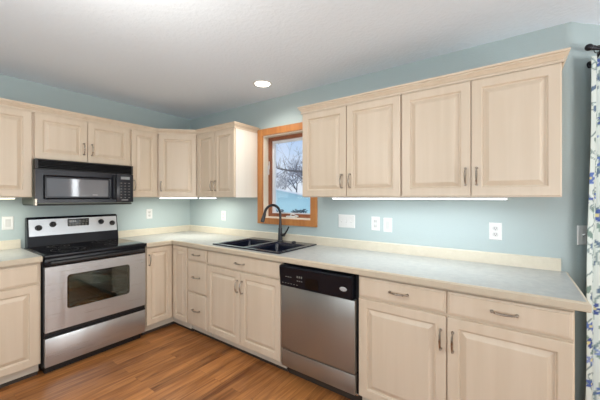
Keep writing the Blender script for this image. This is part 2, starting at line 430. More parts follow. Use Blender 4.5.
# ------------------------------------------------------------------ base cabinets
DB = 0.60   # depth of the boxes, doors stand 20 mm proud
BT = 0.874; BB = 0.105
def toe(o, w_, y=-0.535):
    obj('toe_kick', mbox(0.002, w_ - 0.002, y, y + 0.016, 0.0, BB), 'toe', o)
    obj('toe_board', mbox(0.002, w_ - 0.002, y - 0.020, y, 0.036, BB - 0.002), 'toe_board', o, label='light board above the toe kick painted dark as shade')
def door(o, x0, x1, z0, z1, depth, hx=None, hz=None):
    d = obj('door', door_bm(x0, x1, z0, z1, -depth), 'maple', o)
    if hx is not None: obj('handle', pull_bm(hx, hz, -depth - T), 'pewter', d, smooth=True)
    return d
def drawer(o, x0, x1, z0, z1, depth, name='drawer', handle=True):
    d = obj(name, drawer_bm(x0, x1, z0, z1, -depth), 'maple', o)
    if handle: obj('handle', pull_bm((x0 + x1) / 2, (z0 + z1) / 2 + 0.002, -depth - T, False, 0.10), 'pewter', d, smooth=True)
    return d
DT0, DT1 = 0.737, 0.857   # drawer band
G = 0.002

t = thing('base_cabinet', 'pale maple base cabinet left of the range, cut off by the photo edge', 'cabinet', (0, -2.28, 0), PI / 2)
obj('body', mbox(0, 0.605, -DB, -0.002, BB, BT), 'maple', t); toe(t, 0.605)
drawer(t, 0.012, 0.592, 0.715, DT1, DB); door(t, 0.012, 0.592, 0.112, 0.702, DB, 0.045, 0.60)

t = thing('corner_base_cabinet', 'corner base cabinet with two narrow doors meeting at a right angle', 'cabinet')
obj('body', prism(BM(), [(0.002, -0.002), (0.002, -0.893), (0.598, -0.893), (0.598, -0.600), (0.868, -0.600), (0.868, -0.002)], BB, BT), 'maple', t)
d1 = obj('door', door_bm(0, 0.262, 0.112, 0.862), 'maple', t, (0.598, -0.888, 0), PI / 2)
obj('handle', pull_bm(0.024, 0.745, -T), 'pewter', d1, smooth=True)
obj('door', door_bm(0.0, 0.238, 0.112, 0.862), 'maple', t, (0.624, -0.600, 0))
obj('toe_kick', sweep(BM(), [(0.52, -0.893), (0.52, -0.535), (0.868, -0.535)], [(0, 0.0), (0.015, 0.0), (0.015, BB), (0, BB)]), 'toe', t)
obj('toe_board', sweep(BM(), [(0.536, -0.893), (0.536, -0.551), (0.868, -0.551)], [(0, 0.036), (0.02, 0.036), (0.02, BB - 0.002), (0, BB - 0.002)]), 'toe_board', t, label='light board above the toe kick painted dark as shade')

t = thing('drawer_base_cabinet', 'narrow base cabinet with a stack of three drawers', 'cabinet', (0.870, 0, 0))
obj('body', mbox(0, 0.308, -DB, -0.002, BB, BT), 'maple', t); toe(t, 0.308)
for z0, z1 in ((0.745, DT1), (0.436, 0.735), (0.112, 0.426)): drawer(t, 0.008, 0.303, z0, z1, DB)

t = thing('sink_base_cabinet', 'base cabinet under the black sink with false drawer front over two doors', 'cabinet', (1.180, 0, 0))
# open-topped box, so that the bowls hang inside it
bm = BM()
for a in ((0, 0.018, -DB, -0.002, BB, BT), (0.875, 0.893, -DB, -0.002, BB, BT), (0.018, 0.875, -DB, -0.002, BB, BB + 0.018), (0.018, 0.875, -0.014, -0.002, BB + 0.018, BT), (0.018, 0.875, -DB, -DB + 0.018, BB + 0.018, BT)): box(bm, *a)
obj('body', bm, 'maple', t); toe(t, 0.893)
drawer(t, 0.006, 0.885, DT0, DT1, DB, 'drawer_front')
door(t, 0.006, 0.443, 0.112, 0.727, DB, 0.418, 0.602); door(t, 0.448, 0.885, 0.112, 0.727, DB, 0.473, 0.602)

t = thing('base_cabinet', 'wide base cabinet right of the dishwasher with two drawers above two doors', 'cabinet', (2.6945, 0, 0))
W = 1.0115
obj('body', mbox(0, W, -DB, -0.002, BB, BT), 'maple', t); toe(t, W)
drawer(t, 0.006, 0.5045, DT0, DT1, DB); drawer(t, 0.5115, W - 0.006, DT0, DT1, DB)
door(t, 0.006, 0.5045, 0.112, 0.722, DB, 0.479, 0.598); door(t, 0.5115, W - 0.006, 0.112, 0.722, DB, 0.537, 0.598)

# ------------------------------------------------------------------ countertops
CT = 0.915; CB = 0.875
CX = 3.752
def edge_prof(): return [(0, CB), (0.010, CB), (0.0125, CB + 0.003), (0.0125, CT - 0.008), (0.006, CT - 0.001), (0, CT)]
SX0, SX1, SY0, SY1 = 1.236, 2.000, -0.555, -0.085
bm = cells(BM(), [0.0, 0.628, SX0, SX1, CX - 0.0125], [-0.897, -0.6325, SY0, SY1, -0.0], CB, CT,
           lambda x, y: (x < 0.628 or y > -0.6325) and not (SX0 < x < SX1 and SY0 < y < SY1))
ctop = obj('countertop', bm, 'counter'); tag(ctop, 'L-shaped grey laminate countertop holding the sink, from range to curtain', 'countertop')
obj('edge_band', sweep(BM(), [(0.628, -0.897), (0.628, -0.6325), (CX - 0.0125, -0.6325), (CX - 0.0125, 0.0)], edge_prof()), 'edge', ctop, label='beige front edge')
obj('backsplash', sweep(BM(), [(0.0, -0.897), (0.0, 0.0), (3.72, 0.0)], [(0, CT), (0.018, CT), (0.018, 0.984), (0.012, 0.990), (0, 0.990)]), 'splash', ctop, label='cream backsplash strip')
c2 = obj('countertop', mbox(0.0, 0.628, -2.28, -1.672, CB, CT), 'counter'); tag(c2, 'short countertop left of the range, cut off by the photo edge', 'countertop')
obj('edge_band', sweep(BM(), [(0.628, -2.28), (0.628, -1.672)], edge_prof()), 'edge', c2, label='beige front edge')
obj('backsplash', sweep(BM(), [(0.0, -2.28), (0.0, -1.672)], [(0, CT), (0.018, CT), (0.018, 0.984), (0.012, 0.990), (0, 0.990)]), 'splash', c2, label='cream backsplash strip')

# ------------------------------------------------------------------ upper cabinets
UB, UT, DU = 1.356, 2.058, 0.312
def upper(label, loc, rot, w_, zb, doors, name='wall_cabinet', rside=False):
    t = thing(name, label, 'cabinet', loc, rot)
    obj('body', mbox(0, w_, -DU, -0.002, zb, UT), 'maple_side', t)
    for (a, b, h) in doors:
        door(t, a, b, zb + 0.006, UT - 0.011, DU, h, zb + 0.122 if h is not None else None)
    return t
upper('wall cabinet above the left counter, cut off by the photo edge', (0, -2.26, 0), PI / 2, 0.603, UB, [(0.006, 0.593, 0.035)])
upper('short two-door wall cabinet directly above the black microwave', (0, -1.655, 0), PI / 2, 0.752, 1.668, [(0.006, 0.374, 0.344), (0.378, 0.745, 0.408)])
upper('narrow one-door wall cabinet just right of the microwave', (0, -0.901, 0), PI / 2, 0.289, UB, [(0.006, 0.272, 0.030)])
t = thing('corner_wall_cabinet', 'diagonal wall cabinet across the corner, one door facing the room', 'cabinet')
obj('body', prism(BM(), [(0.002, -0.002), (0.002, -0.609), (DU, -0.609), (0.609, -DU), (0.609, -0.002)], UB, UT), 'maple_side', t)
dg = obj('door', door_bm(0.012, 0.408, UB + 0.006, UT - 0.011), 'maple', t, (DU, -0.609, 0), math.atan2(0.609 - DU, 0.609 - DU))
obj('handle', pull_bm(0.040, UB + 0.120, -T), 'pewter', dg, smooth=True)
lw = upper('two-door wall cabinet left of the window, its side panel coloured paler for window light', (0.612, 0, 0), 0, 0.624, UB, [(0.012, 0.306, 0.280), (0.310, 0.616, 0.337)])
obj('side_panel', mbox(0.6235, 0.6275, -DU - 0.002, -0.002, UB - 0.002, 2.058), 'side_lit', lw, label='side panel with window daylight painted into its colour')
upper('two-door wall cabinet immediately right of the kitchen window', (2.060, 0, 0), 0, 0.816, UB, [(0.004, 0.406, 0.372), (0.411, 0.812, 0.440)])
upper('two-door wall cabinet farthest right, ending near the curtain', (2.8775, 0, 0), 0, 0.816, UB, [(0.004, 0.406, 0.380), (0.411, 0.812, 0.438)])
CP = [(0, 2.050), (0.005, 2.046), (0.0055, 2.058), (0.001, 2.060), (0.001, 2.063), (0.006, 2.066), (0.010, 2.073), (0.016, 2.080), (0.021, 2.083), (0.021, 2.087), (0.018, 2.089), (0.018, 2.092), (0.025, 2.094), (0.027, 2.098), (0.027, 2.104), (0, 2.104)]
CF = DU + T + 0.001
bm = BM(); sweep(bm, [(CF, -2.26), (CF, -0.609 - 0.008), (0.609 + 0.008, -CF), (1.2405, -CF), (1.2405, -0.002)], CP)
tag(obj('crown_molding', bm, 'maple', smooth=True), 'maple crown molding along the left and corner wall cabinets', 'molding')
bm = BM(); sweep(bm, [(2.0585, -0.002), (2.0585, -CF), (3.695, -CF), (3.695, -0.002)], CP)
tag(obj('crown_molding', bm, 'maple', smooth=True), 'maple crown molding topping the wall cabinets right of the window', 'molding')

# under-cabinet light bars
def light_bar(label, p0, p1, mat, power, col):
    p0 = Vector(p0); p1 = Vector(p1); d = p1 - p0; L = d.length
    t = thing('under_cabinet_light', label, 'light', (p0.x, p0.y, UB), math.atan2(d.y, d.x))
    obj('housing', mbox(0, L, -0.020, 0.030, -0.008, -0.001, 0.002), 'white', t)
    obj('diffuser', mbox(0.006, L - 0.006, -0.018, 0.026, -0.015, -0.008, 0.002), mat, t)
    area('bar_light', (L / 2, 0.004, -0.018), (0, 0, 0), L - 0.02, 0.035, power, col, t)
light_bar('long white light bar under the cabinets right of the window', (2.33, -0.288), (3.465, -0.288), 'strip_cool', 4.0, (0.90, 0.97, 1.0))
light_bar('light bar under the diagonal corner wall cabinet', (0.300, -0.585), (0.585, -0.300), 'strip_cool', 3.2, (1.0, 0.97, 0.86))
light_bar('short light bar under the cabinet left of the window', (0.625, -0.288), (0.875, -0.288), 'strip_cool', 1.9, (1.0, 0.97, 0.86))
light_bar('light bar under the far left wall cabinet', (0.288, -2.25), (0.288, -1.757), 'strip_warm', 2.8, (1.0, 0.97, 0.82))

# ------------------------------------------------------------------ range
t = thing('range', 'freestanding stainless steel electric range with black glass cooktop', 'range', (0, -1.664, 0), PI / 2)
RW = 0.760
bm = BM()
for a in ((0.0, 0.02, -0.600, -0.02, 0.06, 0.895), (RW - 0.02, RW, -0.600, -0.02, 0.06, 0.895), (0.02, RW - 0.02, -0.05, -0.02, 0.06, 0.895), (0.02, RW - 0.02, -0.600, -0.05, 0.06, 0.30), (0.02, RW - 0.02, -0.600, -0.05, 0.80, 0.895)): box(bm, *a)
obj('body', bm, 'black_satin', t)
obj('plinth', mbox(0.02, RW - 0.02, -0.57, -0.05, 0.0, 0.06), 'black_satin', t)
bm = BM()
for a in ((0.02, RW - 0.02, -0.10, -0.052, 0.30, 0.80), (0.02, 0.06, -0.598, -0.10, 0.30, 0.80), (RW - 0.06, RW - 0.02, -0.598, -0.10, 0.30, 0.80), (0.06, RW - 0.06, -0.598, -0.10, 0.30, 0.36), (0.06, RW - 0.06, -0.598, -0.10, 0.76, 0.80)): box(bm, *a)
obj('oven_cavity', bm, 'oven_in', t)
for z in (0.50, 0.62):
    bm = BM()
    for i in range(17): y = -0.57 + 0.45 * i / 16; tube(bm, [(0.065, y, z), (RW - 0.065, y, z)], 0.003, 6)
    for x in (0.07, RW / 2, RW - 0.07): tube(bm, [(x, -0.575, z - 0.004), (x, -0.11, z - 0.004)], 0.004, 6)
    obj('oven_rack', bm, 'chrome', t)
# cooktop slab with a raised rim and four faint rings
bm = BM(); box(bm, -0.002, RW + 0.002, -0.652, -0.085, 0.893, 0.920, 0.006, 3)
ck = obj('cooktop', bm, 'black', t, smooth=True)
bm = BM(); box(bm, 0.012, RW - 0.012, -0.635, -0.095, 0.9203, 0.9225, 0.001, 1)
gl = obj('glass_surface', bm, 'black_glass', ck)
def annulus(bm, cx, cy, z, r0, r1, n=48):
    a = [bm.verts.new((cx + r0 * math.cos(2 * PI * k / n), cy + r0 * math.sin(2 * PI * k / n), z)) for k in range(n)]
    b = [bm.verts.new((cx + r1 * math.cos(2 * PI * k / n), cy + r1 * math.sin(2 * PI * k / n), z)) for k in range(n)]
    for k in range(n): bm.faces.new((a[k], a[(k + 1) % n], b[(k + 1) % n], b[k]))
for cx, cy, r in ((0.20, -0.47, 0.115), (0.56, -0.47, 0.085), (0.20, -0.22, 0.078), (0.56, -0.22, 0.10)):
    bm = BM(); annulus(bm, cx, cy, 0.9227, r - 0.002, r); annulus(bm, cx, cy, 0.9227, r * 0.6 - 0.0015, r * 0.6)
    obj('burner_ring', bm, 'mark_dim', ck)
# back guard
BGx0, BGx1 = 0.020, RW - 0.016
bm = BM()
prof = [(-0.004, 0.890), (-0.100, 0.920), (-0.085, 1.000), (-0.062, 1.165), (-0.052, 1.178), (-0.004, 1.178)]
L0 = [bm.verts.new((BGx0, y, z)) for y, z in prof]; L1 = [bm.verts.new((BGx1, y, z)) for y, z in prof]
bm.faces.new(L0); bm.faces.new(L1[::-1])
for k in range(len(prof)): bm.faces.new((L0[k], L1[k], L1[(k + 1) % 6], L0[(k + 1) % 6]))
bmesh.ops.bevel(bm, geom=[e for e in bm.edges if abs(e.verts[0].co.x - e.verts[1].co.x) < 1e-6 and max(e.verts[0].co.z, e.verts[1].co.z) > 0.95], offset=0.006, segments=3, affect='EDGES')
bg = obj('backguard', bm, 'black', t, smooth=True)
def bgy(z): return -0.085 + (z - 1.0) / 0.165 * 0.023
bm = BM()
z0, z1 = 1.012, 1.158
q = [(BGx0 + 0.012, z0), (BGx1 - 0.012, z0), (BGx1 - 0.012, z1), (BGx0 + 0.012, z1)]
f = [bm.verts.new((x, bgy(z) - 0.004, z)) for x, z in q]; g = [bm.verts.new((x, bgy(z) + 0.002, z)) for x, z in q]
bm.faces.new(f); bm.faces.new(g[::-1])
for k in range(4): bm.faces.new((f[k], f[(k + 1) % 4], g[(k + 1) % 4], g[k]))
fp = obj('control_panel', bm, 'steel', bg, label='brushed steel control panel')
for kx, kz in ((0.097, 1.084), (0.198, 1.108), (0.588, 1.108), (0.690, 1.088)):
    y = bgy(kz) - 0.004
    bm = BM(); cyl(bm, (kx, y, kz), (kx, y - 0.010, kz - 0.001), 0.026, 0.024, 28); cyl(bm, (kx, y - 0.010, kz - 0.001), (kx, y - 0.024, kz - 0.003), 0.020, 0.017, 28)
    box(bm, kx - 0.005, kx + 0.005, y - 0.032, y - 0.020, kz - 0.021, kz + 0.016, 0.002)
    obj('knob', bm, 'black_satin', t, smooth=True)
y = bgy(1.11) - 0.004
dp = obj('clock_display', mbox(0.308, 0.482, y - 0.004, y + 0.004, 1.068, 1.150, 0.003), 'black_glass', t)
for i in range(6):
    for jz in (1.082, 1.098): obj('button', mbox(0.318 + i * 0.026, 0.335 + i * 0.026, y - 0.0052, y - 0.0038, jz, jz + 0.006), 'mark_dim', dp)
for i in range(4): obj('digit', mbox(0.322 + i * 0.014, 0.332 + i * 0.014, y - 0.0052, y - 0.0038, 1.118, 1.138), 'mark', dp)
for i in range(3):
    for jz in (1.114, 1.130): obj('button', mbox(0.400 + i * 0.026, 0.418 + i * 0.026, y - 0.0052, y - 0.0038, jz, jz + 0.005), 'mark_dim', dp)
# front: black top band with handle, door, drawer
obj('front_trim', mbox(0.004, RW - 0.004, -0.632, -0.600, 0.828, 0.892, 0.004), 'black', t, smooth=True)
hd = BM()
pts = []; rad = []
box(hd, 0.03, RW - 0.03, -0.674, -0.652, 0.842, 0.872, 0.010, 4)
for x in (0.05, RW - 0.05): box(hd, x - 0.016, x + 0.016, -0.656, -0.630, 0.846, 0.868, 0.003)
obj('oven_handle', hd, 'black_satin', t, smooth=True)
def rrect(x0, x1, z0, z1, r, n=6):
    P = []
    for cx, cz, a0 in ((x1 - r, z1 - r, 0), (x0 + r, z1 - r, PI / 2), (x0 + r, z0 + r, PI), (x1 - r, z0 + r, 1.5 * PI)):
        for k in range(n + 1): a = a0 + PI / 2 * k / n; P.append((cx + r * math.cos(a), cz + r * math.sin(a)))
    return P
def plate_with_hole(bm, x0, x1, z0, z1, hole, y0, y1, bev=0.0):
    """front plate (y0 front, y1 back) with a rounded hole"""
    outer = rrect(x0, x1, z0, z1, 0.004, 6); n = len(outer)
    def ring(P, y): return [bm.verts.new((x, y, z)) for x, z in P]
    of, hf, hb, ob = ring(outer, y0), ring(hole, y0), ring(hole, y1), ring(outer, y1)
    for a, b in ((of, hf), (hf, hb), (hb, ob), (ob, of)):
        for k in range(n): bm.faces.new((a[k], a[(k + 1) % n], b[(k + 1) % n], b[k]))
    return bm
def solid_plate(bm, P, y0, y1):
    f = [bm.verts.new((x, y0, z)) for x, z in P]; b = [bm.verts.new((x, y1, z)) for x, z in P]; n = len(P)
    bm.faces.new(f); bm.faces.new(b[::-1])
    for k in range(n): bm.faces.new((f[k], f[(k + 1) % n], b[(k + 1) % n], b[k]))
    return bm
hole = rrect(0.143, 0.612, 0.476, 0.744, 0.022)
dr = obj('oven_door', plate_with_hole(BM(), 0.006, RW - 0.006, 0.330, 0.824, hole, -0.636, -0.602), 'steel', t, label='brushed steel oven door')
obj('oven_window', solid_plate(BM(), rrect(0.1435, 0.6115, 0.4765, 0.7435, 0.0215), -0.632, -0.628), 'oven_glass', dr, label='dark oven window')
obj('window_border', plate_with_hole(BM(), 0.1436, 0.6114, 0.4766, 0.7434, rrect(0.158, 0.597, 0.491, 0.729, 0.016), -0.6275, -0.6245), 'black_glass', dr)
obj('seal_strip', mbox(0.006, RW - 0.006, -0.618, -0.600, 0.288, 0.328), 'black_satin', t)
obj('storage_drawer', mbox(0.006, RW - 0.006, -0.634, -0.602, 0.068, 0.284, 0.004), 'steel', t, smooth=True, label='brushed steel storage drawer')
obj('drawer_lip', mbox(0.006, RW - 0.006, -0.640, -0.616, 0.285, 0.297, 0.003), 'black_satin', t)

# ------------------------------------------------------------------ microwave
t = thing('microwave', 'black over-the-range microwave hanging above the range', 'microwave', (0, -1.660, 0), PI / 2)
MW = 0.750; MB_, MT = 1.286, 1.664
obj('case', mbox(0.0, MW, -0.352, -0.004, MB_ + 0.012, MT, 0.002), 'mw_case', t, label='grey metal case')
obj('bottom_pan', mbox(0.002, MW - 0.002, -0.37, -0.01, MB_, MB_ + 0.012, 0.003), 'black_satin', t)
bm = BM(); box(bm, 0.0, MW, -0.372, -0.352, 1.585, MT, 0.002)
for i in range(5):
    z = 1.594 + i * 0.0135
    v = [bm.verts.new(p) for p in ((0.02, -0.372, z + 0.010), (MW - 0.02, -0.372, z + 0.010), (MW - 0.02, -0.390, z + 0.002), (0.02, -0.390, z + 0.002), (0.02, -0.372, z - 0.001), (MW - 0.02, -0.372, z - 0.001))]
    bm.faces.new((v[0], v[1], v[2], v[3])); bm.faces.new((v[3], v[2], v[5], v[4])); bm.faces.new((v[0], v[3], v[4])); bm.faces.new((v[1], v[5], v[2]))
box(bm, 0.0, MW, -0.394, -0.352, 1.656, MT + 0.002, 0.002); box(bm, 0.0, 0.02, -0.392, -0.352, 1.585, MT, 0.002); box(bm, MW - 0.02, MW, -0.392, -0.352, 1.585, MT, 0.002)
obj('vent_grille', bm, 'black_satin', t)
md = obj('door', plate_with_hole(BM(), 0.0, 0.592, 1.309, 1.582, rrect(0.070, 0.530, 1.362, 1.514, 0.004), -0.398, -0.354), 'mw_door', t)
bm = BM()   # raised bevelled surround of the window
o_ = rrect(0.048, 0.552, 1.338, 1.540, 0.012); i_ = rrect(0.069, 0.531, 1.361, 1.515, 0.004); m_ = rrect(0.054, 0.546, 1.344, 1.534, 0.010)
R = [[bm.verts.new((x, y, z)) for x, z in P] for P, y in ((o_, -0.398), (m_, -0.404), (i_, -0.392))]
for a, b in zip(R, R[1:]):
    for k in range(len(a)): bm.faces.new((a[k], a[(k + 1) % len(a)], b[(k + 1) % len(a)], b[k]))
obj('window_surround', bm, 'black', md, smooth=True)
obj('window_pane', solid_plate(BM(), rrect(0.0705, 0.5295, 1.3625, 1.5135, 0.0035), -0.388, -0.380), 'mw_glass', md, label='dark reflective window')
bm = BM(); box(bm, 0.556, 0.582, -0.428, -0.412, 1.335, 1.565, 0.007, 3)
for z in (1.352, 1.548): box(bm, 0.560, 0.578, -0.416, -0.398, z - 0.010, z + 0.010, 0.003)
obj('handle', bm, 'black', md, smooth=True)
cp = obj('control_panel', mbox(0.597, MW, -0.398, -0.354, 1.309, 1.582, 0.003), 'mw_door', t, smooth=True)
obj('display', mbox(0.634, 0.716, -0.400, -0.396, 1.530, 1.556, 0.001), 'lcd', cp)
M['keys'] = M['black_satin']
def two(o, m2, first):
    o.data.materials.append(M[m2])
    for i, p in enumerate(o.data.polygons): p.material_index = 0 if i < first else 1
    return o
for i in range(3):
    for jz in range(6):
        bm = BM(); x = 0.624 + i * 0.036; z = 1.345 + jz * 0.028
        box(bm, x, x + 0.026, -0.3995, -0.396, z, z + 0.016); box(bm, x + 0.008, x + 0.018, -0.4003, -0.3994, z + 0.006, z + 0.010)
        two(obj('button', bm, 'black_satin', cp), 'mark', 6)
obj('label_strip', mbox(0.640, 0.700, -0.4003, -0.3975, 1.326, 1.333), 'mark', cp)
obj('badge', mbox(0.40, 0.44, -0.3889, -0.3879, 1.374, 1.380), 'mark', md)
obj('corner_cap', mbox(-0.003, 0.012, -0.400, -0.352, 1.288, 1.345, 0.003), 'pewter', t, label='silver lower corner piece')

# ------------------------------------------------------------------ dishwasher
t = thing('dishwasher', 'built-in dishwasher with black control panel and stainless door', 'dishwasher', (2.0745, 0, 0))
DW = 0.6185
obj('tub', mbox(0.004, DW - 0.004, -0.59, -0.02, 0.105, 0.862), 'black_satin', t)
obj('door', mbox(0.010, DW - 0.012, -0.636, -0.592, 0.238, 0.703, 0.005), 'steel_dw', t, smooth=True, label='brushed steel door')
obj('kick_panel', mbox(0.010, DW - 0.012, -0.632, -0.592, 0.106, 0.231, 0.004), 'steel_dw', t, smooth=True, label='brushed steel lower panel')
bm = BM()
prof = [(-0.592, 0.705), (-0.640, 0.705), (-0.646, 0.712), (-0.648, 0.815), (-0.655, 0.836), (-0.655, 0.848), (-0.646, 0.856), (-0.592, 0.856)]
L0 = [bm.verts.new((0.008, y, z)) for y, z in prof]; L1 = [bm.verts.new((DW - 0.024, y, z)) for y, z in prof]
bm.faces.new(L0); bm.faces.new(L1[::-1])
for k in range(len(prof)): bm.faces.new((L0[k], L1[k], L1[(k + 1) % 8], L0[(k + 1) % 8]))
bmesh.ops.bevel(bm, geom=[e for e in bm.edges if abs(e.verts[0].co.x - e.verts[1].co.x) < 1e-6 and min(e.verts[0].co.y, e.verts[1].co.y) < -0.6], offset=0.003, segments=2, affect='EDGES')
cp = obj('control_panel', bm, 'black', t, smooth=True, label='glossy black control panel')
obj('latch_pocket', solid_plate(BM(), rrect(0.235, 0.345, 0.722, 0.796, 0.016), -0.6485, -0.645), 'black_glass', cp)
bm = BM(); ball(bm, (0.532, -0.6475, 0.768), 0.026, (1, 0.10, 0.55), 20)
obj('badge', bm, 'mark', cp, smooth=True, label='small pale oval badge')
for i in range(6): obj('indicator', mbox(0.030 + i * 0.026, 0.042 + i * 0.026, -0.6480, -0.6465, 0.728, 0.732), 'mark_dim', cp)
for i in range(3):
    obj('button', mbox(0.165 + i * 0.018, 0.173 + i * 0.018, -0.6500, -0.6460, 0.782, 0.796), 'mark_dim', cp)
    obj('button', mbox(0.165 + i * 0.018, 0.176 + i * 0.018, -0.6495, -0.6460, 0.758, 0.763), 'mark_dim', cp)
    obj('indicator', mbox(0.062 + i * 0.020, 0.076 + i * 0.020, -0.6500, -0.6470, 0.776, 0.780), 'mark_dim', cp)
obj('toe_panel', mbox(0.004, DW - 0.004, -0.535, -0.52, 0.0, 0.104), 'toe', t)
obj('bottom_rail', mbox(0.004, DW - 0.004, -0.600, -0.575, 0.088, 0.104, 0.003), 'chrome', t)
for x in (0.03, DW - 0.03): obj('leveling_leg', cyl(BM(), (x, -0.50, 0.0), (x, -0.50, 0.106), 0.010), 'black_satin', t, smooth=True)

# ------------------------------------------------------------------ sink and faucet
t = thing('sink', 'black double-bowl drop-in sink set in the countertop under the window', 'sink', (0, 0, 0))
X0, X1, Y0, Y1 = 1.218, 2.022, -0.582, -0.044
B1 = (1.262, 1.590, -0.548, -0.150); B2 = (1.632, 1.980, -0.548, -0.150)
inb = lambda x, y: any(a < x < b and c < y < d for a, b, c, d in (B1, B2))
bm = cells(BM(), [X0, B1[0], B1[1], B2[0], B2[1], X1], [Y0, B1[2], B1[3], Y1], CT + 0.0005, CT + 0.011, lambda x, y: not inb(x, y))
bmesh.ops.bevel(bm, geom=[e for e in bm.edges if e.calc_face_angle(0) > 1.0 and all(v.co.z > CT + 0.008 for v in e.verts)], offset=0.004, segments=2, affect='EDGES')
obj('rim', bm, 'sink', t, smooth=True)
for b4 in (B1, B2):
    a, b, c, d = b4; bm = BM(); tk = 0.006; zb = CT - 0.20
    def rr(x0, x1, y0, y1, r, z): return [bm.verts.new((x, y, z)) for x, y in rrect(x0, x1, y0, y1, r)]
    Rg = [rr(a, b, c, d, 0.010, CT + 0.008), rr(a + .004, b - .004, c + .004, d - .004, 0.03, CT - 0.01), rr(a + .014, b - .014, c + .014, d - .014, 0.045, zb + 0.03), rr(a + .04, b - .04, c + .04, d - .04, 0.05, zb)]
    for p, q in zip(Rg, Rg[1:]):
        for k in range(len(p)): bm.faces.new((p[k], p[(k + 1) % len(p)], q[(k + 1) % len(p)], q[k]))
    bm.faces.new(Rg[-1])
    o = obj('bowl', bm, 'sink', t, smooth=True)
    sm = o.modifiers.new('shell', 'SOLIDIFY'); sm.thickness = 0.005; sm.offset = -1
    obj('drain', cyl(BM(), ((a + b) / 2, (c + d) / 2, zb + 0.0005), ((a + b) / 2, (c + d) / 2, zb + 0.006), 0.045, 0.042, 24), 'chrome', t, smooth=True)
t = thing('faucet', 'matte black gooseneck faucet behind the sink', 'faucet', (1.634, -0.098, CT + 0.011))
bm = BM(); cyl(bm, (0, 0, 0), (0, 0, 0.008), 0.030, 0.029, 28); cyl(bm, (0, 0, 0.008), (0, 0, 0.130), 0.0225, 0.0195, 28)
obj('base', bm, 'faucet', t, smooth=True)
pts = [(0, 0, 0.130), (0, 0, 0.20), (0, 0, 0.262)]; Rr = 0.092
for i in range(1, 15):
    a = PI * 0.93 * i / 14; pts.append((-(Rr - Rr * math.cos(a)) * 0.24, -(Rr - Rr * math.cos(a)) * 0.97, 0.262 + Rr * math.sin(a)))
obj('spout', tube(BM(), pts, [0.0165] + [0.0125] * (len(pts) - 1), 14), 'faucet', t, smooth=True)
e = Vector(pts[-1]); d = (Vector(pts[-1]) - Vector(pts[-2])).normalized()
bm = BM(); cyl(bm, e, e + d * 0.02, 0.0135, 0.0165, 20); cyl(bm, e + d * 0.02, e + d * 0.085, 0.0165, 0.0195, 20); cyl(bm, e + d * 0.085, e + d * 0.09, 0.0195, 0.016, 20)
obj('spray_head', bm, 'faucet', t, smooth=True)
bm = BM(); cyl(bm, (0.0, 0, 0.062), (0.052, 0, 0.062), 0.0165, 0.0155, 20); tube(bm, [(0.044, 0, 0.064), (0.064, 0, 0.082), (0.088, -0.002, 0.112), (0.108, -0.004, 0.146)], [0.0105, 0.009, 0.0075, 0.007], 10)
obj('lever', bm, 'faucet', t, smooth=True)
bm = BM(); cyl(bm, (0, 0, 0), (0, 0, 0.010), 0.022, 0.020, 20); cyl(bm, (0, 0, 0.010), (0, 0, 0.014), 0.015, 0.012, 20)
tag(obj('hole_cover', bm, 'faucet', loc=(1.80, -0.098, CT + 0.011), smooth=True), 'small round black cap on the sink deck right of the faucet', 'cap')

# ------------------------------------------------------------------ outlets and switches
def screw(o, x, z, y): obj('screw', cyl(BM(), (x, y, z), (x, y - 0.0012, z), 0.0028, 0.0026, 10), 'white_dim', o)
def plate(name, label, cat, loc, rot, w_, h_=0.114, group=None):
    t = thing(name, label, cat, loc, rot, group)
    p = [(0, -0.0005), (0, -0.003), (0.003, -0.006), (0.006, -0.0065)]
    obj('cover_plate', rings_panel(BM(), -w_ / 2, w_ / 2, -h_ / 2, h_ / 2, p), 'white', t)
    return t
def duplex(t, x=0.0):
    for z in (-0.0195, 0.0195):
        r = obj('receptacle', solid_plate(BM(), rrect(x - 0.0165, x + 0.0165, z - 0.014, z + 0.014, 0.010), -0.009, -0.005), 'white_dim', t)
        for sx, hh in ((-0.006, 0.005), (0.006, 0.004)): obj('slot', mbox(x + sx - 0.0012, x + sx + 0.0012, -0.0095, -0.0085, z - hh + 0.003, z + hh + 0.003), 'slot', r)
        obj('slot', cyl(BM(), (x, -0.0085, z - 0.008), (x, -0.0095, z - 0.008), 0.0026, 0.0026, 10), 'slot', r)
    screw(t, x, 0, -0.006)
def rocker(t, x=0.0, mark=True):
    r = obj('rocker', mbox(x - 0.0165, x + 0.0165, -0.0095, -0.005, -0.033, 0.033, 0.002), 'white_dim', t)
    return r
def toggle(t, x):
    s_ = obj('toggle', mbox(x - 0.0055, x + 0.0055, -0.0075, -0.006, -0.012, 0.012), 'white_dim', t)
    bm = BM(); tube(bm, [(x, -0.006, 0.0), (x, -0.018, 0.008)], [0.0045, 0.0038], 8); obj('lever', bm, 'white', s_, smooth=True)
    screw(t, x, 0.03, -0.006); screw(t, x, -0.03, -0.006)
t = plate('light_switch', 'wide white three-toggle switch plate right of the window', 'switch', (2.306, 0, 1.146), 0, 0.160)
for x in (-0.046, 0, 0.046): toggle(t, x)
t = plate('outlet', 'white outlet with test buttons beside the wide switch plate', 'outlet', (2.570, 0, 1.139), 0, 0.072)
rk = obj('insert', mbox(-0.0165, 0.0165, -0.0085, -0.005, -0.033, 0.033, 0.002), 'white_dim', t)
for z in (0.001, -0.006): obj('test_button', mbox(-0.008, 0.008, -0.0095, -0.008, z, z + 0.005), 'white', rk)
for z in (-0.021, 0.021):
    for sx in (-0.006, 0.006): obj('slot', mbox(sx - 0.0011, sx + 0.0011, -0.0092, -0.0082, z - 0.004, z + 0.004), 'slot', rk)
t = plate('light_switch', 'white rocker switch plate, right-hand one of the close pair on the wall', 'switch', (2.671, 0, 1.133), 0, 0.070); rocker(t)
